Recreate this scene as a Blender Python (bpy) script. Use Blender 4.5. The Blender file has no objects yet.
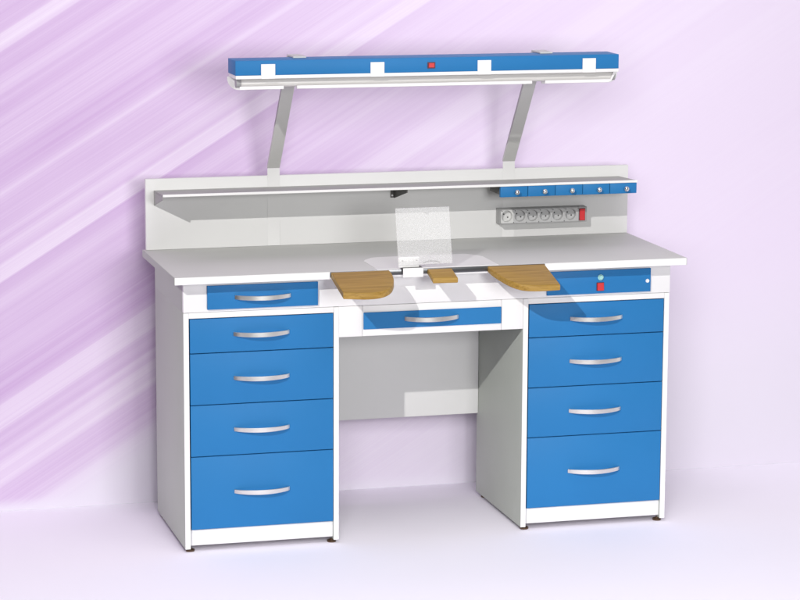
import bpy, bmesh, math, random
from mathutils import Vector, Matrix

random.seed(4)
scene = bpy.context.scene
col = scene.collection
FZ = 0.853            # worktop height above the floor; all measures below are given from the worktop's top
D = 0.5325            # front face of the backboard
YP = 0.0684           # front face of the pedestals

# ------------------------------------------------------------------ materials
def new_mat(name):
    m = bpy.data.materials.new(name)
    m.use_nodes = True
    nt = m.node_tree
    return m, nt, nt.nodes['Principled BSDF']

def paint(name, rgb, rough=0.45, var=0.03, metal=0.0, bump=0.02, scale=220.0, coat=0.0, spec=0.5):
    m, nt, b = new_mat(name)
    b.inputs['Roughness'].default_value = rough
    b.inputs['Metallic'].default_value = metal
    b.inputs['Specular IOR Level'].default_value = spec
    if coat:
        b.inputs['Coat Weight'].default_value = coat
        b.inputs['Coat Roughness'].default_value = 0.2
    tc = nt.nodes.new('ShaderNodeTexCoord')
    n = nt.nodes.new('ShaderNodeTexNoise'); n.inputs['Scale'].default_value = 3.5; n.inputs['Detail'].default_value = 5
    nt.links.new(tc.outputs['Object'], n.inputs['Vector'])
    r = nt.nodes.new('ShaderNodeValToRGB')
    r.color_ramp.elements[0].position = 0.3; r.color_ramp.elements[1].position = 0.7
    r.color_ramp.elements[0].color = [c * (1 - var) for c in rgb] + [1]
    r.color_ramp.elements[1].color = [min(1, c * (1 + var)) for c in rgb] + [1]
    nt.links.new(n.outputs['Fac'], r.inputs['Fac'])
    nt.links.new(r.outputs['Color'], b.inputs['Base Color'])
    g = nt.nodes.new('ShaderNodeTexNoise'); g.inputs['Scale'].default_value = scale; g.inputs['Detail'].default_value = 2
    nt.links.new(tc.outputs['Object'], g.inputs['Vector'])
    bp = nt.nodes.new('ShaderNodeBump'); bp.inputs['Strength'].default_value = bump; bp.inputs['Distance'].default_value = 0.002
    nt.links.new(g.outputs['Fac'], bp.inputs['Height'])
    nt.links.new(bp.outputs['Normal'], b.inputs['Normal'])
    return m

M = {}
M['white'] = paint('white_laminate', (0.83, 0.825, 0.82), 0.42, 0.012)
M['board'] = paint('pale_grey_laminate', (0.70, 0.697, 0.69), 0.5, 0.015)
M['top'] = paint('grey_worktop_laminate', (0.585, 0.585, 0.572), 0.5, 0.015, spec=0.3)
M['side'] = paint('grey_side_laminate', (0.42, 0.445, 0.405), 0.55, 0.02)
M['blue'] = paint('blue_lacquer', (0.021, 0.178, 0.435), 0.5, 0.03, spec=0.22)
M['dark_gap'] = paint('dark_joint', (0.02, 0.03, 0.05), 0.7)
M['steel'] = paint('brushed_steel', (0.82, 0.81, 0.78), 0.33, 0.05, 1.0, 0.05, 90)
M['chrome'] = paint('chrome', (0.8, 0.8, 0.8), 0.16, 0.02, 1.0, 0.0)
M['rail'] = paint('dark_steel_rail', (0.16, 0.165, 0.17), 0.32, 0.08, 1.0, 0.03)
M['arm'] = paint('grey_painted_steel', (0.56, 0.56, 0.54), 0.5, 0.02)
M['shelf'] = paint('shelf_grey', (0.33, 0.335, 0.315), 0.5, 0.02)
M['bracket'] = paint('dark_shaded_grey_steel', (0.10, 0.098, 0.095), 0.5, 0.03)  # dark tone holds the shade on the middle bracket and the holder's bridge
M['red'] = paint('red_plastic', (0.62, 0.035, 0.04), 0.3, 0.03, 0, 0.0)
M['maroon'] = paint('dark_switch_frame', (0.10, 0.02, 0.03), 0.4)
M['teal'] = paint('pale_teal_plastic', (0.36, 0.66, 0.62), 0.3)
M['strip'] = paint('grey_plastic', (0.34, 0.34, 0.34), 0.42, 0.02)
M['socket'] = paint('pale_grey_plastic', (0.46, 0.46, 0.46), 0.4, 0.02)
M['socket_light'] = paint('light_grey_plastic', (0.60, 0.60, 0.59), 0.4, 0.02)
M['black'] = paint('black_plastic', (0.015, 0.015, 0.015), 0.5)
M['foot'] = paint('dark_brown_foot', (0.07, 0.035, 0.015), 0.4, 0.1)
M['tube'] = paint('tube_glass', (0.70, 0.69, 0.66), 0.25, 0.01)

def wood():
    m, nt, b = new_mat('oak_wood')
    b.inputs['Roughness'].default_value = 0.45; b.inputs['Specular IOR Level'].default_value = 0.3
    tc = nt.nodes.new('ShaderNodeTexCoord')
    mp = nt.nodes.new('ShaderNodeMapping'); mp.inputs['Scale'].default_value = (2.2, 75.0, 75.0)
    nt.links.new(tc.outputs['Object'], mp.inputs['Vector'])
    n = nt.nodes.new('ShaderNodeTexNoise'); n.inputs['Scale'].default_value = 1.6; n.inputs['Detail'].default_value = 7
    n.inputs['Roughness'].default_value = 0.62; n.inputs['Distortion'].default_value = 0.25
    nt.links.new(mp.outputs['Vector'], n.inputs['Vector'])
    r = nt.nodes.new('ShaderNodeValToRGB')
    e = r.color_ramp.elements
    e[0].position = 0.27; e[0].color = (0.25, 0.145, 0.026, 1)
    e[1].position = 0.75; e[1].color = (0.47, 0.295, 0.08, 1)
    k = e.new(0.48); k.color = (0.37, 0.22, 0.046, 1)
    nt.links.new(n.outputs['Fac'], r.inputs['Fac'])
    mp2 = nt.nodes.new('ShaderNodeMapping'); mp2.inputs['Scale'].default_value = (14, 420, 420)
    nt.links.new(tc.outputs['Object'], mp2.inputs['Vector'])
    n2 = nt.nodes.new('ShaderNodeTexNoise'); n2.inputs['Scale'].default_value = 1.0; n2.inputs['Detail'].default_value = 2
    nt.links.new(mp2.outputs['Vector'], n2.inputs['Vector'])
    r2 = nt.nodes.new('ShaderNodeValToRGB')
    r2.color_ramp.elements[0].position = 0.32; r2.color_ramp.elements[0].color = (0.80, 0.77, 0.70, 1)
    r2.color_ramp.elements[1].position = 0.5; r2.color_ramp.elements[1].color = (1, 1, 1, 1)
    nt.links.new(n2.outputs['Fac'], r2.inputs['Fac'])
    mx = nt.nodes.new('ShaderNodeMix'); mx.data_type = 'RGBA'; mx.blend_type = 'MULTIPLY'; mx.inputs[0].default_value = 1
    nt.links.new(r.outputs['Color'], mx.inputs[6]); nt.links.new(r2.outputs['Color'], mx.inputs[7])
    nt.links.new(mx.outputs[2], b.inputs['Base Color'])
    bp = nt.nodes.new('ShaderNodeBump'); bp.inputs['Strength'].default_value = 0.08; bp.inputs['Distance'].default_value = 0.001
    nt.links.new(n2.outputs['Fac'], bp.inputs['Height']); nt.links.new(bp.outputs['Normal'], b.inputs['Normal'])
    return m
M['wood'] = wood()

def frosted():
    m, nt, b = new_mat('frosted_acrylic')
    out = nt.nodes['Material Output']
    b.inputs['Base Color'].default_value = (0.9, 0.9, 0.9, 1); b.inputs['Roughness'].default_value = 0.35
    tr = nt.nodes.new('ShaderNodeBsdfTransparent'); tr.inputs['Color'].default_value = (0.96, 0.96, 0.96, 1)
    tc = nt.nodes.new('ShaderNodeTexCoord')
    n = nt.nodes.new('ShaderNodeTexNoise'); n.inputs['Scale'].default_value = 320; n.inputs['Detail'].default_value = 2
    nt.links.new(tc.outputs['Object'], n.inputs['Vector'])
    mr = nt.nodes.new('ShaderNodeMapRange'); mr.inputs['From Min'].default_value = 0.3; mr.inputs['From Max'].default_value = 0.7
    mr.inputs['To Min'].default_value = 0.25; mr.inputs['To Max'].default_value = 0.275
    nt.links.new(n.outputs['Fac'], mr.inputs['Value'])
    mx = nt.nodes.new('ShaderNodeMixShader')
    nt.links.new(mr.outputs['Result'], mx.inputs[0]); nt.links.new(tr.outputs[0], mx.inputs[1]); nt.links.new(b.outputs[0], mx.inputs[2])
    nt.links.new(mx.outputs[0], out.inputs['Surface'])
    return m
M['acrylic'] = frosted()

def backdrop_mat():
    """printed backdrop paper: lilac diagonal brush streaks, strong at the left, paling to the right and to the bottom"""
    m, nt, b = new_mat('printed_backdrop_paper')
    L = nt.links.new; N = nt.nodes.new
    b.inputs['Roughness'].default_value = 0.9
    b.inputs['Specular IOR Level'].default_value = 0.1
    tc = N('ShaderNodeTexCoord')
    rot = N('ShaderNodeVectorRotate'); rot.rotation_type = 'AXIS_ANGLE'
    rot.inputs['Axis'].default_value = (0, 1, 0); rot.inputs['Angle'].default_value = math.radians(BD_ANGLE)
    L(tc.outputs['Object'], rot.inputs['Vector'])
    def streak(su, sv, detail, off, rough=0.55):
        mp = N('ShaderNodeMapping'); mp.inputs['Scale'].default_value = (su, 0.0, sv); mp.inputs['Location'].default_value = (off, 0, off * 1.7)
        L(rot.outputs[0], mp.inputs['Vector'])
        n = N('ShaderNodeTexNoise'); n.inputs['Scale'].default_value = 1; n.inputs['Detail'].default_value = detail; n.inputs['Roughness'].default_value = rough
        L(mp.outputs[0], n.inputs['Vector'])
        return n.outputs['Fac']
    def math_(op, a, c, clamp=False):
        k = N('ShaderNodeMath'); k.operation = op; k.use_clamp = clamp
        for i, x in enumerate((a, c)):
            if hasattr(x, 'links'): L(x, k.inputs[i])
            else: k.inputs[i].default_value = x
        return k.outputs[0]
    def rng(v, a, c, lo=0.0, hi=1.0, smooth=True):
        k = N('ShaderNodeMapRange'); k.clamp = True
        if smooth: k.interpolation_type = 'SMOOTHSTEP'
        for nm, val in (('From Min', a), ('From Max', c), ('To Min', lo), ('To Max', hi)): k.inputs[nm].default_value = val
        L(v, k.inputs['Value']); return k.outputs[0]
    sx = N('ShaderNodeSeparateXYZ'); L(tc.outputs['Object'], sx.inputs[0])
    sr = N('ShaderNodeSeparateXYZ'); L(rot.outputs[0], sr.inputs[0])
    v = sr.outputs['Z']
    # the printed bands across the brush direction: (position, tone), 0 = deep lilac, 1 = almost white
    def bands(stops):
        v0 = BD_V(stops[0][0]); v1 = BD_V(stops[-1][0])
        r = N('ShaderNodeValToRGB'); el = r.color_ramp.elements
        def p(y): return (BD_V(y) - v0) / (v1 - v0)
        el[0].position = 0; el[0].color = [stops[0][1]] * 3 + [1]
        el[1].position = 1; el[1].color = [stops[-1][1]] * 3 + [1]
        for y, t in stops[1:-1]:
            k = el.new(p(y)); k.color = [t] * 3 + [1]
        L(rng(v, v0, v1, smooth=False), r.inputs['Fac'])
        return r.outputs['Color']
    A = bands(BANDS_A); B = bands(BANDS_B)
    pick = math_('LESS_THAN', v, BD_V(276.5))
    ab = N('ShaderNodeMix'); ab.data_type = 'RGBA'
    L(pick, ab.inputs[0]); L(A, ab.inputs[6]); L(B, ab.inputs[7])
    tone = rng(ab.outputs[2], 0.0, 1.0, 0.10, 0.92, False)
    mid = streak(0.3, 60, 3, 7.7)
    fine = streak(0.45, 210, 3, 1.3, 0.65)
    along = streak(1.6, 4.0, 2, 5.2)
    s0 = math_('ADD', tone, math_('ADD', math_('MULTIPLY', math_('SUBTRACT', mid, 0.5), 0.75), math_('MULTIPLY', math_('SUBTRACT', fine, 0.5), 0.75)))
    s = math_('ADD', s0, math_('MULTIPLY', math_('SUBTRACT', along, 0.5), 0.35), True)
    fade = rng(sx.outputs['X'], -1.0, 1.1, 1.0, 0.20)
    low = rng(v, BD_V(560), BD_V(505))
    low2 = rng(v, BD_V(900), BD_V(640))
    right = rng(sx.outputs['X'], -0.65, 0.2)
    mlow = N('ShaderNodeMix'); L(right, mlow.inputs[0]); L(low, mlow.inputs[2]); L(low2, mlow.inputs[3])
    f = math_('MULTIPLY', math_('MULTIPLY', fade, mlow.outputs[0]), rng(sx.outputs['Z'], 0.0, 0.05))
    ramp = N('ShaderNodeValToRGB'); e = ramp.color_ramp.elements
    e[0].position = 0.0; e[0].color = BD_DARK
    e[1].position = 1.0; e[1].color = BD_LIGHT
    k = e.new(0.45); k.color = BD_MID
    L(s, ramp.inputs['Fac'])
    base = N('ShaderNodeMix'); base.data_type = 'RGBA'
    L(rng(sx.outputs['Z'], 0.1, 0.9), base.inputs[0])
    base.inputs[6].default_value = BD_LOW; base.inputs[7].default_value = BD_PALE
    mx = N('ShaderNodeMix'); mx.data_type = 'RGBA'
    cv = N('ShaderNodeMix'); cv.data_type = 'RGBA'
    L(rng(sx.outputs['Z'], -0.002, 0.0005), cv.inputs[0]); cv.inputs[6].default_value = BD_FLOOR; L(base.outputs[2], cv.inputs[7])
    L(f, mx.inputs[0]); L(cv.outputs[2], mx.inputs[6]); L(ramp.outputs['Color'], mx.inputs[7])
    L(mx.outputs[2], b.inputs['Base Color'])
    return m
BD_ANGLE = 31.8
def BD_V(y):      # height (in hundredths of the sheet's left edge, counted downwards) -> coordinate across the brush direction
    return 2.0125 - 0.00265 * y
BANDS_A = [(-120, .4), (-60, .2), (-20, .5), (0, .25), (28, .18), (32, .8), (40, .95), (46, .85), (50, .2), (68, .06), (75, .35), (82, .6), (88, .3), (104, .08), (114, .36), (143, .36), (147, .7), (151, .3), (158, .12), (176, .06), (184, .3), (189, .68), (193, .3), (212, .22), (226, .28), (230, .65), (235, .3), (248, .75), (253, .32), (257, .28), (262, .88), (276.5, .95)]
BANDS_B = [(276.5, .9), (279, .10), (292, .25), (300, .5), (305, .28), (322, .32), (340, .2), (352, .38), (368, .1), (392, .12), (399, .3), (404, .75), (420, .92), (427, .85), (431, .22), (438, .55), (446, .3), (451, .8), (457, .5), (463, .85), (484, .95), (488, .3), (496, .6), (504, .35), (512, .6), (520, .45), (530, .9), (620, .8), (700, .95), (800, .6), (1000, .9)]
BD_DARK = (0.500, 0.348, 0.561, 1)
BD_MID = (0.577, 0.446, 0.627, 1)
BD_LIGHT = (0.668, 0.575, 0.702, 1)
BD_PALE = (0.725, 0.64, 0.775, 1)
BD_LOW = (0.675, 0.632, 0.715, 1)  # foot tone darkened in the colour to offset the stronger light there
BD_FLOOR = (0.93, 0.88, 0.98, 1)
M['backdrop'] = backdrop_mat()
M['floor'] = paint('pale_lilac_floor', BD_FLOOR[:3], 0.8, 0.004, 0, 0.01)

# ------------------------------------------------------------------ helpers
def bm_box(bm, x0, x1, y0, y1, z0, z1, bev=0.0, seg=2):
    g = bmesh.ops.create_cube(bm, size=1)
    vs = g['verts']
    for v in vs:
        v.co = Vector((x0 + (v.co.x + .5) * (x1 - x0), y0 + (v.co.y + .5) * (y1 - y0), z0 + (v.co.z + .5) * (z1 - z0)))
    if bev:
        es = list({e for v in vs for e in v.link_edges})
        bmesh.ops.bevel(bm, geom=es, offset=bev, segments=seg, profile=0.5, affect='EDGES')

def bm_prism(bm, pts, f0, f1, bev=0.0, seg=2):
    """pts: 2D outline; f0/f1 map a 2D point to the two end faces"""
    a = [bm.verts.new(f0(*p)) for p in pts]; c = [bm.verts.new(f1(*p)) for p in pts]
    n = len(pts)
    fs = [bm.faces.new(a), bm.faces.new(c[::-1])]
    for i in range(n):
        fs.append(bm.faces.new((a[i], c[i], c[(i + 1) % n], a[(i + 1) % n])))
    bmesh.ops.recalc_face_normals(bm, faces=fs)
    if bev:
        es = list(set(fs[0].edges) | set(fs[1].edges))
        bmesh.ops.bevel(bm, geom=es, offset=bev, segments=seg, profile=0.5, affect='EDGES')

def bm_cyl(bm, p0, p1, r, seg=24, r2=None, cap=True):
    p0, p1 = Vector(p0), Vector(p1); d = p1 - p0
    q = Vector((0, 0, 1)).rotation_difference(d.normalized())
    mtx = Matrix.Translation((p0 + p1) / 2) @ q.to_matrix().to_4x4()
    bmesh.ops.create_cone(bm, cap_ends=cap, segments=seg, radius1=r, radius2=r if r2 is None else r2, depth=d.length, matrix=mtx)

def bm_sweep(bm, path, normals, half_t, z_half):
    """rectangular bar swept along a path in the XY plane (z given per point)"""
    rings = []
    for (p, n, t, h) in zip(path, normals, half_t, z_half):
        p = Vector(p); n = Vector(n); up = Vector((0, 0, 1))
        rings.append([bm.verts.new(p + n * t * a + up * h * c) for a, c in ((1, .86), (1, -.86), (.6, -1), (-.6, -1), (-1, -.86), (-1, .86), (-.6, 1), (.6, 1))])
    for r0, r1 in zip(rings, rings[1:]):
        k = len(r0)
        for i in range(k): bm.faces.new((r0[i], r1[i], r1[(i + 1) % k], r0[(i + 1) % k]))
    bm.faces.new(rings[0][::-1]); bm.faces.new(rings[-1])
    bmesh.ops.recalc_face_normals(bm, faces=bm.faces[:])

ORIG = {}
def thing(name, label, cat, loc, group=None):
    o = bpy.data.objects.new(name, None); col.objects.link(o)
    o.empty_display_size = 0.05
    w = Vector((loc[0], loc[1], loc[2] + FZ)); o.location = w
    o['label'] = label; o['category'] = cat
    if group: o['group'] = group
    ORIG[o.name] = w
    return o

def obj(name, bm, mat, parent=None, smooth=True, label=None):
    me = bpy.data.meshes.new(name)
    root = parent
    while root is not None and root.parent is not None: root = root.parent
    off = ORIG[root.name] if root is not None else Vector((0, 0, 0))
    for v in bm.verts: v.co = v.co + Vector((0, 0, FZ)) - off
    bm.normal_update(); bm.to_mesh(me); bm.free()
    if smooth:
        for p in me.polygons: p.use_smooth = True
        me.set_sharp_from_angle(angle=math.radians(32))
    me.materials.append(mat)
    o = bpy.data.objects.new(name, me); col.objects.link(o)
    if parent is not None: o.parent = parent
    if label: o['label'] = label
    return o

def box(name, mat, parent, x0, x1, y0, y1, z0, z1, bev=0.0012, label=None):
    bm = bmesh.new(); bm_box(bm, x0, x1, y0, y1, z0, z1, bev); return obj(name, bm, mat, parent, label=label)

# ------------------------------------------------------------------ setting
bm = bmesh.new()
WY = 0.70; CR = 0.0012
vs = [bm.verts.new(p) for p in ((-2.3, -1.9, -FZ), (2.6, -1.9, -FZ), (2.6, WY - CR, -FZ), (-2.3, WY - CR, -FZ))]
bm.faces.new(vs)
floor = obj('floor', bm, M['floor'], smooth=False); floor['kind'] = 'structure'
bm = bmesh.new()
prof = [(WY - CR + CR * math.sin(a), -FZ + CR - CR * math.cos(a)) for a in [math.radians(90 * i / 24) for i in range(25)]] + [(WY, 1.7)]
rows = [[bm.verts.new((x, y, z)) for x in (-2.3, 2.6)] for y, z in prof]
for r0, r1 in zip(rows, rows[1:]): bm.faces.new((r0[0], r0[1], r1[1], r1[0]))
backdrop = obj('backdrop', bm, M['backdrop'], smooth=True); backdrop['kind'] = 'structure'

# ------------------------------------------------------------------ the workbench
bench = thing('workbench', 'white and grey jeweller workbench with blue drawers, two pedestals and a knee space', 'workbench', (0.005, 0.3, -FZ))
XL0, XL1, XR0, XR1 = -0.7630, -0.2875, 0.2960, 0.7731
PT = 0.016; ZB = -0.8427; TT = 0.0227

# worktop: grey laminate slab with a white front edge
wt = box('worktop', M['top'], bench, -0.8, 0.8, 0.0, D + 0.018, -TT, 0.0, 0.0012)
bm = bmesh.new(); bm_box(bm, -0.8, 0.8, -0.0022, 0.0, -TT + 0.0006, -0.0006, 0.0006, 1)
obj('edge_band', bm, M['white'], wt)
for xa, xb in ((-0.8016, -0.8), (0.8, 0.8016)):
    bm = bmesh.new(); bm_box(bm, xa, xb, -0.0018, D + 0.0178, -TT + 0.0004, -0.0006, 0.0004, 1)
    obj('edge_band', bm, M['side'], wt)
# white inset sheet with clipped back corners, let into the worktop at the work place
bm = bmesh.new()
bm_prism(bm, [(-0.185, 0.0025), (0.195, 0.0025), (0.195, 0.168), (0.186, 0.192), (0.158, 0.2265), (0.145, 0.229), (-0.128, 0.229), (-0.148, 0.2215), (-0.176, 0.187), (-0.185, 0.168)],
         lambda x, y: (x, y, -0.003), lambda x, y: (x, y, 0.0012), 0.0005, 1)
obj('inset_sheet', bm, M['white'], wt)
# metal rail in the front edge
rail = box('mounting_rail', M['rail'], bench, -0.3325, 0.339, -0.0062, -0.0022, -0.0165, -0.0004, 0.0008)
# backboard
bb = box('backboard', M['board'], bench, -0.792, 0.8, D, D + 0.018, 0.0004, 0.2235, 0.001)
# apron under the worktop
ap = box('apron', M['white'], bench, XL0 + 0.0005, XR1 + 0.0015, YP, YP + 0.018, -0.1185, -TT - 0.0004, 0.0008)
for x0, x1 in ((XL0, XL0 + PT), (XR1 - PT, XR1)):
    pass
box('apron_side', M['side'], bench, XL1 - PT, XL1, YP + 0.0185, D - 0.0005, -0.1185, -TT - 0.0004, 0.0006)
box('apron_side', M['side'], bench, XR0, XR0 + PT, YP + 0.0185, D - 0.0005, -0.1185, -TT - 0.0004, 0.0006)
# knee space back panel
box('back_panel', M['board'], bench, XL1 + 0.0005, XR0 - 0.0005, D, D + 0.016, -0.5777, -TT - 0.0006, 0.001)

def handle_bm(bm, xc, y, zc, half=0.0838, bulge=0.026, n=28):
    path, nor, th, zh = [], [], [], []
    for i in range(n + 1):
        t = -1 + 2 * i / n
        s = 1 - t * t
        yy = y - 0.001 - bulge * s ** 0.75 if s > 0 else y - 0.001
        path.append((xc + half * t, yy, zc - 0.002 * s)); th.append(0.0024); zh.append(0.0062 + 0.0008 * s)
    for i in range(n + 1):
        a = Vector(path[max(0, i - 1)]); c = Vector(path[min(n, i + 1)]); d = (c - a).normalized()
        nor.append((d.y, -d.x, 0))
    bm_sweep(bm, path, nor, th, zh)

def handle(parent, xc, y, zc):
    bm = bmesh.new(); handle_bm(bm, xc, y, zc)
    # two short fixing screws' collars where the bow meets the front
    for s in (-1, 1): bm_cyl(bm, (xc + s * 0.081, y + 0.0005, zc), (xc + s * 0.081, y - 0.003, zc), 0.004, 12)
    return obj('handle', bm, M['steel'], parent)

def pedestal(x0, x1):
    for a, c in ((x0, x0 + PT), (x1 - PT, x1)):
        sp = box('side_panel', M['side'], bench, a, c, YP + 0.0012, D + 0.016, ZB, -0.1197, 0.0006)
        if a == XL0 or c == XR1:
            box('side_panel', M['side'], sp, a, c, YP + 0.0185, D + 0.016, -0.1197, -TT - 0.0004, 0.0)
        bm = bmesh.new(); bm_box(bm, a, c, YP - 0.0008, YP + 0.0012, ZB, -0.1197, 0.0005, 1)
        obj('edge_band', bm, M['white'], sp)
    a, c = x0 + PT + 0.0003, x1 - PT - 0.0003
    box('top_board', M['white'], bench, a, c, YP, D, -0.1365, -0.1197, 0.0006)
    box('bottom_board', M['white'], bench, a, c, YP + 0.019, D, -0.797, -0.7845, 0.0006)
    box('plinth', M['white'], bench, a, c, YP + 0.010, YP + 0.026, -0.8345, -0.7862, 0.0008)
    # dark carcass behind the drawer fronts, seen only through the joints
    box('carcass', M['dark_gap'], bench, a, c, YP + 0.019, D - 0.002, -0.784, -0.137, 0.0004)
    zs = [-0.1378, -0.2434, -0.4012, -0.5590, -0.7846]
    zh = [-0.188, -0.3215, -0.479, -0.671]
    for zt, zb, h in zip(zs, zs[1:], zh):
        d = box('drawer', M['blue'], bench, a + 0.0035, c - 0.0012, YP + 0.0004, YP + 0.018, zb + 0.0013, zt - 0.0013, 0.0010)
        handle(d, (a + c) / 2 - 0.0012, YP + 0.0004, h)
    for fx in (x0 + 0.018, x1 - 0.018):
        for fy in (YP + 0.02, D - 0.03):
            bm = bmesh.new()
            bm_cyl(bm, (fx, fy, -FZ), (fx, fy, -0.8475), 0.0135, 20)
            bm_cyl(bm, (fx, fy, -0.8475), (fx, fy, -0.8365 if False else ZB + 0.0), 0.006, 12)
            obj('foot', bm, M['foot'], bench)
pedestal(XL0, XL1)
pedestal(XR0, XR1)

# shallow drawer let into the apron on the left
d = box('drawer', M['blue'], bench, -0.6915, -0.3537, YP - 0.009, YP - 0.0003, -0.1104, -0.0385, 0.0012)
handle(d, -0.5235, YP - 0.009, -0.0752)
# control panel on the right
cp = box('control_panel', M['blue'], bench, 0.3695, 0.7075, YP - 0.009, YP - 0.0003, -0.1115, -0.0385, 0.0012)
bm = bmesh.new(); bm_cyl(bm, (0.5417, YP - 0.009, -0.0605), (0.5417, YP - 0.0125, -0.0605), 0.0090, 24); bm_cyl(bm, (0.5417, YP - 0.0125, -0.0605), (0.5417, YP - 0.017, -0.0605), 0.007, 24, 0.0055)
obj('push_button', bm, M['teal'], cp)
bm = bmesh.new(); bm_box(bm, 0.529, 0.5535, YP - 0.0105, YP - 0.009, -0.1025, -0.0765, 0.0005, 1)
sw = obj('switch_frame', bm, M['maroon'], cp)
bm = bmesh.new(); bm_prism(bm, [(YP - 0.0104, -0.1010), (YP - 0.0104, -0.0780), (YP - 0.0135, -0.0780), (YP - 0.0165, -0.1010)], lambda y, z: (0.531, y, z), lambda y, z: (0.5515, y, z), 0.0006, 1)
obj('rocker_switch', bm, M['red'], cp)
bm = bmesh.new(); bm_cyl(bm, (0.6964, YP - 0.009, -0.0778), (0.6964, YP - 0.012, -0.0778), 0.0062, 20, 0.005)
obj('lock', bm, M['white'], cp)

# centre drawer and its fillers
zA, zB2 = -0.1197, -0.2130
box('filler', M['white'], bench, XL1 + 0.0004, -0.2146, YP, YP + 0.018, zB2, zA, 0.0008)
box('filler', M['white'], bench, 0.2268, XR0 - 0.0004, YP, YP + 0.018, zB2, zA, 0.0008)
cd = box('drawer', M['white'], bench, -0.2136, 0.2258, YP + 0.0002, YP + 0.018, zB2, zA, 0.0008, label='wide flat centre drawer, white with a blue front')
bm = bmesh.new(); bm_box(bm, -0.2116, 0.2240, YP - 0.0045, YP - 0.0002, -0.1920, -0.1403, 0.0008, 1)
fr = obj('front_plate', bm, M['blue'], cd)
handle(cd, 0.0018, YP - 0.0045, -0.1640)
box('drawer_case', M['side'], bench, -0.2135, 0.2265, YP + 0.0185, D - 0.05, zB2 + 0.004, zA - 0.004, 0.0006)

# ------------------------------------------------------------------ shelf on the backboard
shelf = thing('shelf', 'long narrow shelf with a white front edge fixed along the backboard', 'shelf', (0.0, D - 0.08, 0.178))
SX0, SX1, SF = -0.7665, 0.7680, 0.3755
bm = bmesh.new()
bm_prism(bm, [(SF, 0.1950), (D - 0.0006, 0.1880), (D - 0.0006, 0.1840), (SF, 0.1890)], lambda y, z: (SX0, y, z), lambda y, z: (SX1, y, z), 0.0004, 1)
sb = obj('shelf_board', bm, M['shelf'], shelf)
bm = bmesh.new(); bm_box(bm, SX0 + 0.0006, SX1 + 0.006, SF - 0.0025, SF - 0.0003, 0.1873, 0.1952, 0.0005, 1)
obj('edge_band', bm, M['white'], sb)
def bracket(x, mat):
    bm = bmesh.new()
    bm_prism(bm, [(SF + 0.001, 0.1884), (D - 0.0006, 0.1834), (D - 0.0006, 0.1400), (SF + 0.001, 0.1775)], lambda y, z: (x, y, z), lambda y, z: (x + 0.003, y, z), 0.0003, 1)
    # turned flange on the wall with two screws
    bm_box(bm, x - 0.012, x - 0.0002, D - 0.0022, D - 0.0006, 0.1415, 0.183)
    b = obj('bracket', bm, mat, shelf)
    for z in (0.149, 0.172):
        bm = bmesh.new(); bm_cyl(bm, (x - 0.0065, D - 0.0023, z), (x - 0.0065, D - 0.0045, z), 0.003, 12)
        obj('screw', bm, M['white'], b)
bm = bmesh.new()
bm_prism(bm, [(SF + 0.001, 0.1884), (D - 0.0006, 0.1834), (D - 0.0006, 0.1405), (SF + 0.001, 0.1785)], lambda y, z: (SX0, y, z), lambda y, z: (SX0 + 0.003, y, z), 0.0003, 1)
obj('bracket', bm, M['shelf'], shelf)
bracket(0.008, M['bracket'])  # shade on its face is put into the colour, unlike the end bracket

# ------------------------------------------------------------------ row of small drawers under the shelf
du = thing('small_drawer_unit', 'row of five small blue drawers with silver knobs hung under the shelf end', 'drawer unit', (0.543, 0.43, 0.153))
box('case', M['bracket'], du, 0.3165, 0.7690, SF + 0.0125, 0.495, 0.1590, 0.1822, 0.0006)
P = 0.0917
for i in range(5):
    x0 = 0.3138 + i * P
    d = box('drawer', M['blue'], du, x0 + 0.0008, x0 + P - 0.0008, SF - 0.0015, SF + 0.0120, 0.1530, 0.1866, 0.0010)
    bm = bmesh.new()
    xc, zc = x0 + 0.0522, 0.1692
    bm_cyl(bm, (xc, SF - 0.0010, zc), (xc, SF - 0.011, zc), 0.0042, 16)
    bmesh.ops.create_uvsphere(bm, u_segments=20, v_segments=12, radius=0.0082, matrix=Matrix.Translation((xc, SF - 0.0155, zc)) @ Matrix.Diagonal((1, 0.75, 1, 1)))
    obj('knob', bm, M['chrome'], d)

# ------------------------------------------------------------------ power strip
ps = thing('power_strip', 'grey power strip with six round sockets and a red switch on the backboard', 'power strip', (0.5, D, 0.0485))
PX0, PX1, PZ0, PZ1, PF = 0.3500, 0.6455, 0.0485, 0.0972, D - 0.041
bm = bmesh.new()
WTH = 0.003
bm_box(bm, PX0, PX1, PF + 0.018, D - 0.0004, PZ0, PZ1)
bm_box(bm, PX0, PX0 + WTH, PF, PF + 0.0179, PZ0, PZ1, 0.0008, 1)
bm_box(bm, 0.6165, PX1, PF, PF + 0.0179, PZ0, PZ1, 0.0008, 1)
bm_box(bm, PX0 + WTH, 0.6165, PF, PF + 0.0179, PZ0, PZ0 + WTH, 0.0006, 1)
bm_box(bm, PX0 + WTH, 0.6165, PF, PF + 0.0179, PZ1 - WTH, PZ1, 0.0006, 1)
body = obj('housing', bm, M['strip'], ps)
SXS = [0.3745, 0.4185, 0.4610, 0.5035, 0.5465, 0.5905]
zc = (PZ0 + PZ1) / 2 + 0.0012
edges = [PX0 + WTH + 0.0002] + [(a + c) / 2 for a, c in zip(SXS, SXS[1:])] + [0.6163]
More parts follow.
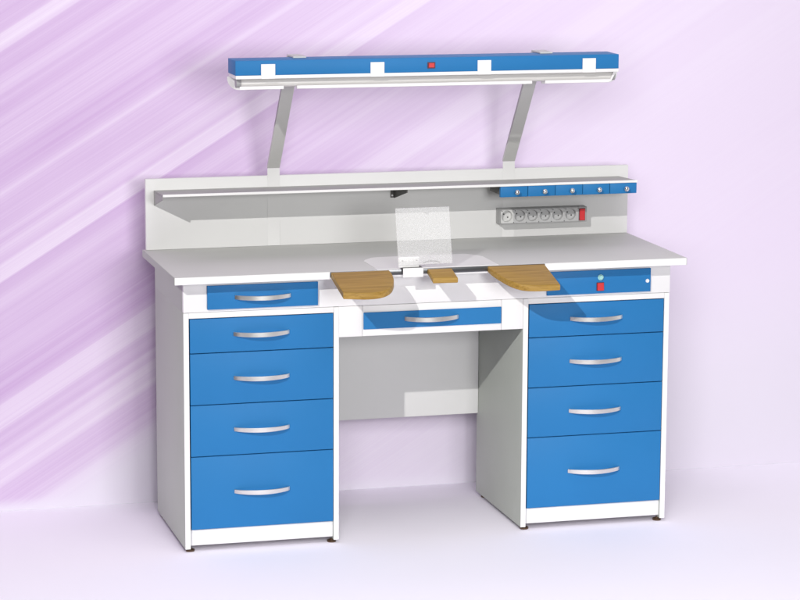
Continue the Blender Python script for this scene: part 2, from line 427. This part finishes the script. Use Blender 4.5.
for i, xc in enumerate(SXS):
    bm = bmesh.new()
    x0, x1, z0, z1 = edges[i] + 0.0001, edges[i + 1] - 0.0001, PZ0 + WTH + 0.0002, PZ1 - WTH - 0.0002
    n = 48; r = 0.0182; y0 = PF + 0.0006; y1 = PF + 0.0165
    sq, ci, lip, bt, ct = [], [], [], [], []
    for k in range(n):
        a = 2 * math.pi * (k + .5) / n; dx, dz = math.cos(a), math.sin(a)
        t = min(((x1 - xc) if dx > 0 else (x0 - xc)) / dx, ((z1 - zc) if dz > 0 else (z0 - zc)) / dz)
        sq.append(bm.verts.new((xc + dx * t, y0, zc + dz * t)))
        ci.append(bm.verts.new((xc + dx * (r + 0.001), y0, zc + dz * (r + 0.001))))
        lip.append(bm.verts.new((xc + dx * r, y0 + 0.0008, zc + dz * r)))
        bt.append(bm.verts.new((xc + dx * (r - 0.0008), y1, zc + dz * (r - 0.0008))))
    c0 = bm.verts.new((xc, y1, zc))
    for k in range(n):
        j = (k + 1) % n
        for A, B in ((sq, ci), (ci, lip), (lip, bt)): bm.faces.new((A[k], B[k], B[j], A[j]))
        bm.faces.new((bt[k], c0, bt[j]))
    bmesh.ops.recalc_face_normals(bm, faces=bm.faces[:])
    for f in bm.faces:
        if f.normal.y > 0.3: f.normal_flip()
    s = obj('socket', bm, M['socket_light'] if i == 0 else M['socket'], ps)
    for sx, sz in ((-1, 1), (1, -1)):
        bm = bmesh.new(); bm_cyl(bm, (xc + sx * 0.0068, y1 - 0.0006, zc + sz * 0.0052), (xc + sx * 0.0068, y1 + 0.001, zc + sz * 0.0052), 0.0024, 14)
        obj('contact_hole', bm, M['black'], s)
    bm = bmesh.new()
    bm_cyl(bm, (xc - 0.0168, y0 - 0.0004, zc + 0.0105 + 0.0065), (xc - 0.0168, y0 + 0.001, zc + 0.0105 + 0.0065), 0.0016, 10)
    obj('screw', bm, M['black'], s)
bm = bmesh.new(); bm_box(bm, 0.6185, 0.6390, PF - 0.0012, PF - 0.0002, 0.0525, 0.0925, 0.0004, 1)
swf = obj('switch_frame', bm, M['maroon'], ps)
bm = bmesh.new(); bm_prism(bm, [(PF - 0.0011, 0.0540), (PF - 0.0011, 0.0910), (PF - 0.0060, 0.0910), (PF - 0.0035, 0.0720), (PF - 0.0045, 0.0540)], lambda y, z: (0.6200, y, z), lambda y, z: (0.6375, y, z), 0.0005, 1)
obj('rocker_switch', bm, M['red'], ps)

# ------------------------------------------------------------------ lamp on two arms
lamp = thing('bench_lamp', 'long blue lamp with a fluorescent tube carried on two leaning grey arms', 'lamp', (0.004, 0.15, 0.0))
LX0, LX1, LY0, LY1, LZ0, LZ1 = -0.5940, 0.6030, 0.1000, 0.2080, 0.5795, 0.6230
hs = box('lamp_housing', M['blue'], lamp, LX0, LX1, LY0, LY1, LZ0, LZ1, 0.0010)
box('lower_pan', M['white'], lamp, LX0 + 0.0006, LX1 - 0.0006, LY0 - 0.0008, LY1 - 0.001, 0.5690, LZ0 - 0.0003, 0.0008)
for xc in (-0.4960, -0.1620, 0.1720, 0.5065):
    bm = bmesh.new()
    bm_box(bm, xc - 0.0213, xc + 0.0213, LY0 - 0.0034, LY0 - 0.0009, 0.5690, 0.6125, 0.0004, 1)
    obj('clip', bm, M['white'], lamp)
bm = bmesh.new(); bm_box(bm, -0.0065, 0.0180, LY0 - 0.0020, LY0 - 0.0002, 0.5905, 0.6095, 0.0004, 1)
obj('switch_frame', bm, M['maroon'], hs)
bm = bmesh.new(); bm_box(bm, -0.0030, 0.0145, LY0 - 0.0050, LY0 - 0.0019, 0.5935, 0.6065, 0.0008, 1)
obj('rocker_switch', bm, M['red'], hs)
# white sheet made up for leftover cut-out white under the lamp, lower corners rounded, notched where the arms pass
RY = 0.2045
AXL, AXR = (-0.4045, -0.365), (0.3705, 0.4110)
bm = bmesh.new()
r = 0.036; x0, x1, zb = -0.5975, 0.6360, 0.5272
pts = [(x0, 0.5685)]
for k in range(9):
    a = math.pi / 2 * k / 8
    pts.append((x0 + r - r * math.cos(a), zb + r - r * math.sin(a)))
for (a, c) in (AXL, AXR):
    sft = 0.0265
    pts += [(a - sft - 0.004, zb), (a - sft, zb + 0.011), (c - sft + 0.003, zb + 0.011), (c - sft + 0.007, zb)]
r2 = 0.028
for k in range(9):
    a = math.pi / 2 * k / 8
    pts.append((x1 - r2 + r2 * math.sin(a), zb + r2 - r2 * math.cos(a)))
pts.append((x1, 0.5685))
bm_prism(bm, pts, lambda x, z: (x, RY, z), lambda x, z: (x, RY + 0.003, z))
obj('cutout_white', bm, M['white'], lamp)
lip = [(-0.5775, AXL[0] - 0.0400), (AXL[1] - 0.0385, AXR[0] - 0.0400), (AXR[1] - 0.0385, 0.5795)]
for i, (a, c) in enumerate(lip):
    pts = [(a, 0.5365), (c, 0.5365)] + ([(0.5870, 0.5420), (0.6020, 0.5686), (0.5930, 0.5686), (0.5830, 0.5455)] if i == 2 else [(c, 0.5455)]) + [(a, 0.5455)]
    bm = bmesh.new(); bm_prism(bm, pts, lambda x, z: (x, 0.1175, z), lambda x, z: (x, 0.1195, z))
    obj('cutout_white_lip', bm, M['white'], lamp)  # strip made up for the same leftover white, set forward to catch light
bm = bmesh.new(); bm_cyl(bm, (-0.5715, 0.135, 0.5545), (0.5930, 0.135, 0.5545), 0.0130, 28)
tb = obj('tube', bm, M['tube'], lamp)
for xa, xb in ((-0.5865, -0.5720), (0.5935, 0.6010)):
    bm = bmesh.new()
    bm_cyl(bm, (xa, 0.135, 0.5545), (xb, 0.135, 0.5545), 0.0138, 24)
    bm_box(bm, xa + 0.001, xb - 0.001, 0.126, 0.144, 0.5585, 0.5688)
    obj('tube_holder', bm, M['strip'], lamp)
# arms
def arm(xa, xb):
    # flat bar: up the face of the backboard, bent forward, with a tab lying on the lamp
    t = 0.010
    cl = [(D - 0.0006, 0.0006), (D - 0.0006, 0.2480), (0.2600, 0.6080), (0.2450, 0.6285), (0.160, 0.6285)]
    front = [(D - 0.0042, 0.0006), (D - 0.0042, 0.2470), (0.2520, 0.6030), (0.2400, 0.6236), (0.160, 0.6236)]
    back = [(D - 0.0006, 0.0006), (D - 0.0006, 0.2300), (D + 0.0060, 0.2510), (0.2660, 0.6070), (0.2540, 0.6280), (0.160, 0.6280)]
    bm = bmesh.new()
    bm_prism(bm, front + back[::-1], lambda y, z: (xa, y, z), lambda y, z: (xb, y, z))
    return obj('arm', bm, M['arm'], lamp)
# the post on the backboard is white, the leaning bar grey
for xa, xb in (AXL, AXR):
    bm = bmesh.new()
    bm_prism(bm, [(D - 0.0009, 0.0008), (D - 0.0002, 0.0008), (D - 0.0002, 0.2470), (D - 0.0009, 0.2470)], lambda y, z: (xa, y, z), lambda y, z: (xb, y, z), 0.0, 1)
    obj('post', bm, M['board'], lamp)
    bm = bmesh.new()
    bm_prism(bm, [(D - 0.0012, 0.2474), (0.2560, 0.6040), (0.2440, 0.6236), (0.165, 0.6236), (0.165, 0.6280), (0.2500, 0.6280), (0.2680, 0.6090), (D + 0.0070, 0.2530), (D + 0.0040, 0.2474)],
             lambda y, z: (xa, y, z), lambda y, z: (xb, y, z), 0.0004, 1)
    obj('arm', bm, M['arm'], lamp)

# ------------------------------------------------------------------ wooden armrests and bench pin, hooked on the rail
def smooth_curve(pts, n=5):
    """Catmull-Rom through the given points"""
    out = []
    for i in range(len(pts) - 1):
        p0 = Vector(pts[max(0, i - 1)]); p1 = Vector(pts[i]); p2 = Vector(pts[i + 1]); p3 = Vector(pts[min(len(pts) - 1, i + 2)])
        for k in range(n):
            t = k / n
            out.append(0.5 * ((2 * p1) + (-p0 + p2) * t + (2 * p0 - 5 * p1 + 4 * p2 - p3) * t * t + (-p0 + 3 * p1 - 3 * p2 + p3) * t ** 3))
    out.append(Vector(pts[-1]))
    return [tuple(p) for p in out]

def slab(name, label, cat, outline, slope, y0, thick, z_off=0.0, group=None, bev=0.0035):
    xs = [p[0] for p in outline]
    t = thing(name, label, cat, ((min(xs) + max(xs)) / 2, -0.0065, -thick), group)
    bm = bmesh.new()
    L = math.sqrt(1 + slope * slope); ny, nz = -slope / L, 1 / L
    bm_prism(bm, outline, lambda x, y: (x, y, slope * (y - y0) + z_off), lambda x, y: (x, y - ny * 0 , slope * (y - y0) + z_off - thick), bev, 3)
    b = obj('rest_board', bm, M['wood'], t)
    # metal hook holding it in the rail
    bm = bmesh.new()
    xm = (min(xs) + max(xs)) / 2
    bm_box(bm, xm - 0.02, xm + 0.02, -0.0090, -0.0064, -0.0140, -0.0040, 0.0004, 1)
    obj('hook', bm, M['steel'], t)
    return t
YB = -0.0075
cv = [(-0.1515, YB), (-0.1500, -0.038), (-0.1570, -0.083), (-0.1740, -0.125), (-0.1990, -0.153), (-0.2310, -0.167), (-0.2680, -0.169)]
slab('armrest', 'curved oak armrest hooked on the worktop edge, left of the frosted screen', 'armrest',
     [(-0.3303, YB)] + [(-0.3303, -0.158)][::-1] + [p for p in smooth_curve(cv)][::-1], 0.238, 0.006, 0.0205, 0.0031, group='wooden rests on the rail')
cv = [(0.1570, YB), (0.1610, -0.037), (0.1740, -0.078), (0.1930, -0.120), (0.2170, -0.147), (0.2480, -0.158), (0.2890, -0.161)]
slab('armrest', 'curved oak armrest overlapping the blue control panel with the red switch', 'armrest',
     [(0.3371, YB)] + smooth_curve(cv) + [(0.3371, -0.158)], 0.25, 0.006, 0.0195, 0.0031, group='wooden rests on the rail')
slab('bench_pin', 'small rectangular oak bench pin between the two curved armrests', 'bench pin',
     [(-0.0325, YB), (-0.0325, -0.0690), (0.0445, -0.0705), (0.0435, YB)], 0.30, 0.010, 0.0172, 0.004)

# ------------------------------------------------------------------ frosted screen on its holder
sc = thing('splash_screen', 'square frosted clear screen on a white holder at the worktop edge', 'screen', (-0.04, 0.0, 0.0))
SBY, STY = -0.0165, 0.0235
bm = bmesh.new()
slz = (STY - SBY) / (0.1810 - 0.0135)
def sy(z): return SBY + slz * (z - 0.0135)
bm_prism(bm, [(-0.1255, 0.0130), (0.0430, 0.0150), (0.0430, 0.1805), (-0.1255, 0.1805)], lambda x, z: (x, sy(z), z), lambda x, z: (x, sy(z) + 0.002, z), 0.0004, 1)
pl = obj('clear_plate', bm, M['acrylic'], sc)
# thumb grip bead curved near the bottom edge
bm = bmesh.new()
path = [(-0.049 + 0.053 * k / 14, sy(0.0195) - 0.0012, 0.0195 + 0.0050 * math.sin(math.pi * k / 14)) for k in range(15)]
for a, c in zip(path, path[1:]): bm_cyl(bm, a, c, 0.0009, 8)
obj('grip', bm, M['socket'], pl)
hd = box('holder', M['white'], sc, -0.1120, -0.0495, -0.0225, -0.0190, -0.0225, 0.0052, 0.0005)
box('bridge', M['bracket'], hd, -0.1120, -0.0500, -0.0189, 0.0180, 0.0030, 0.0058, 0.0004)  # dark colour stands in for the shade on the holder's top
fl_ = box('flange', M['white'], hd, -0.1235, -0.0600, sy(0.02) + 0.0032, sy(0.02) + 0.0050, 0.0062, 0.0370, 0.0004)
for x in (-0.1120, -0.0680):
    bm = bmesh.new(); bm_cyl(bm, (x, sy(0.027) - 0.0016, 0.0270), (x, sy(0.027) - 0.0001, 0.0270), 0.0014, 12)
    obj('screw', bm, M['strip'], hd)

# ------------------------------------------------------------------ camera
cam = bpy.data.cameras.new('camera'); co = bpy.data.objects.new('camera', cam); col.objects.link(co)
co.location = (-2.1663990803905113, -7.5207272260494396, 1.2829461934668842 + FZ)
co.rotation_euler = (1.395943862374448, -0.004608789288207207, -0.26541179481571636)
cam.sensor_width = 36; cam.lens = 2636.2870786846 * 36 / 800; cam.clip_end = 100
scene.camera = co

# ------------------------------------------------------------------ light
w = bpy.data.worlds.new('World'); scene.world = w; w.use_nodes = True
nt = w.node_tree; bg = nt.nodes['Background']
tc = nt.nodes.new('ShaderNodeTexCoord'); sx = nt.nodes.new('ShaderNodeSeparateXYZ')
nt.links.new(tc.outputs['Generated'], sx.inputs[0])
mr = nt.nodes.new('ShaderNodeMapRange'); mr.inputs['From Min'].default_value = -1; mr.inputs['From Max'].default_value = 1
nt.links.new(sx.outputs['X'], mr.inputs['Value'])
pw = nt.nodes.new('ShaderNodeMath'); pw.operation = 'POWER'; pw.inputs[1].default_value = 6.5
nt.links.new(mr.outputs[0], pw.inputs[0])
ml = nt.nodes.new('ShaderNodeMath'); ml.operation = 'MULTIPLY_ADD'; ml.inputs[1].default_value = 0.95; ml.inputs[2].default_value = 0.03
nt.links.new(pw.outputs[0], ml.inputs[0]); nt.links.new(ml.outputs[0], bg.inputs['Strength'])
bg.inputs['Color'].default_value = (1, 0.985, 0.99, 1)

def aim(o, d): o.rotation_euler = Vector(d).to_track_quat('-Z', 'Y').to_euler()
kl = bpy.data.lights.new('key_sun', 'SUN'); kl.energy = 1.87; kl.angle = math.radians(0.5); kl.color = (1, 0.985, 0.96)
ko = bpy.data.objects.new('key_sun', kl); col.objects.link(ko); aim(ko, (0.72, 1.0, -0.612)); ko.location = (-3, -4, 4)
fl = bpy.data.lights.new('fill_softbox', 'AREA'); fl.shape = 'SQUARE'; fl.size = 1.3; fl.energy = 176
fo = bpy.data.objects.new('fill_softbox', fl); col.objects.link(fo); fo.location = (0.3, -6.5, 1.9); aim(fo, Vector((0.0, 0.3, 0.75)) - fo.location)
ol = bpy.data.lights.new('overhead_fill', 'AREA'); ol.shape = 'SQUARE'; ol.size = 3.0; ol.energy = 45  # added area lamp to brighten the worktop and other upward faces
oo = bpy.data.objects.new('overhead_fill', ol); col.objects.link(oo); oo.location = (0.2, -1.6, 4.2); aim(oo, Vector((0.1, 0.1, 0.6)) - oo.location)
# added fill lamps, linked to backdrop and floor alone; the key skips both
wl = bpy.data.lights.new('backdrop_fill', 'AREA'); wl.shape = 'SQUARE'; wl.size = 1.8; wl.energy = 165
wo = bpy.data.objects.new('backdrop_fill', wl); col.objects.link(wo); wo.location = (-1.2, -4.6, 2.15); aim(wo, Vector((0.05, 0.3, 0.5)) - wo.location)
wl2 = bpy.data.lights.new('floor_fill', 'AREA'); wl2.shape = 'SQUARE'; wl2.size = 2.4; wl2.energy = 42  # second added lamp, brightens the floor
wo2 = bpy.data.objects.new('floor_fill', wl2); col.objects.link(wo2); wo2.location = (-0.7, -1.5, 4.4); aim(wo2, Vector((0.1, -0.3, 0.0)) - wo2.location)
set_col = bpy.data.collections.new('light_set'); set_col.objects.link(floor); set_col.objects.link(backdrop)
key_col = bpy.data.collections.new('light_bench')
for o in scene.objects:
    if o.type == 'MESH' and o not in (floor, backdrop): key_col.objects.link(o)
ko.light_linking.receiver_collection = key_col
wo.light_linking.receiver_collection = set_col
wo2.light_linking.receiver_collection = set_col

scene.view_settings.view_transform = 'Standard'; scene.view_settings.look = 'None'
scene.view_settings.exposure = 0; scene.view_settings.gamma = 1
scene.render.engine = 'CYCLES'
scene.cycles.max_bounces = 6
scene.cycles.use_denoising = True
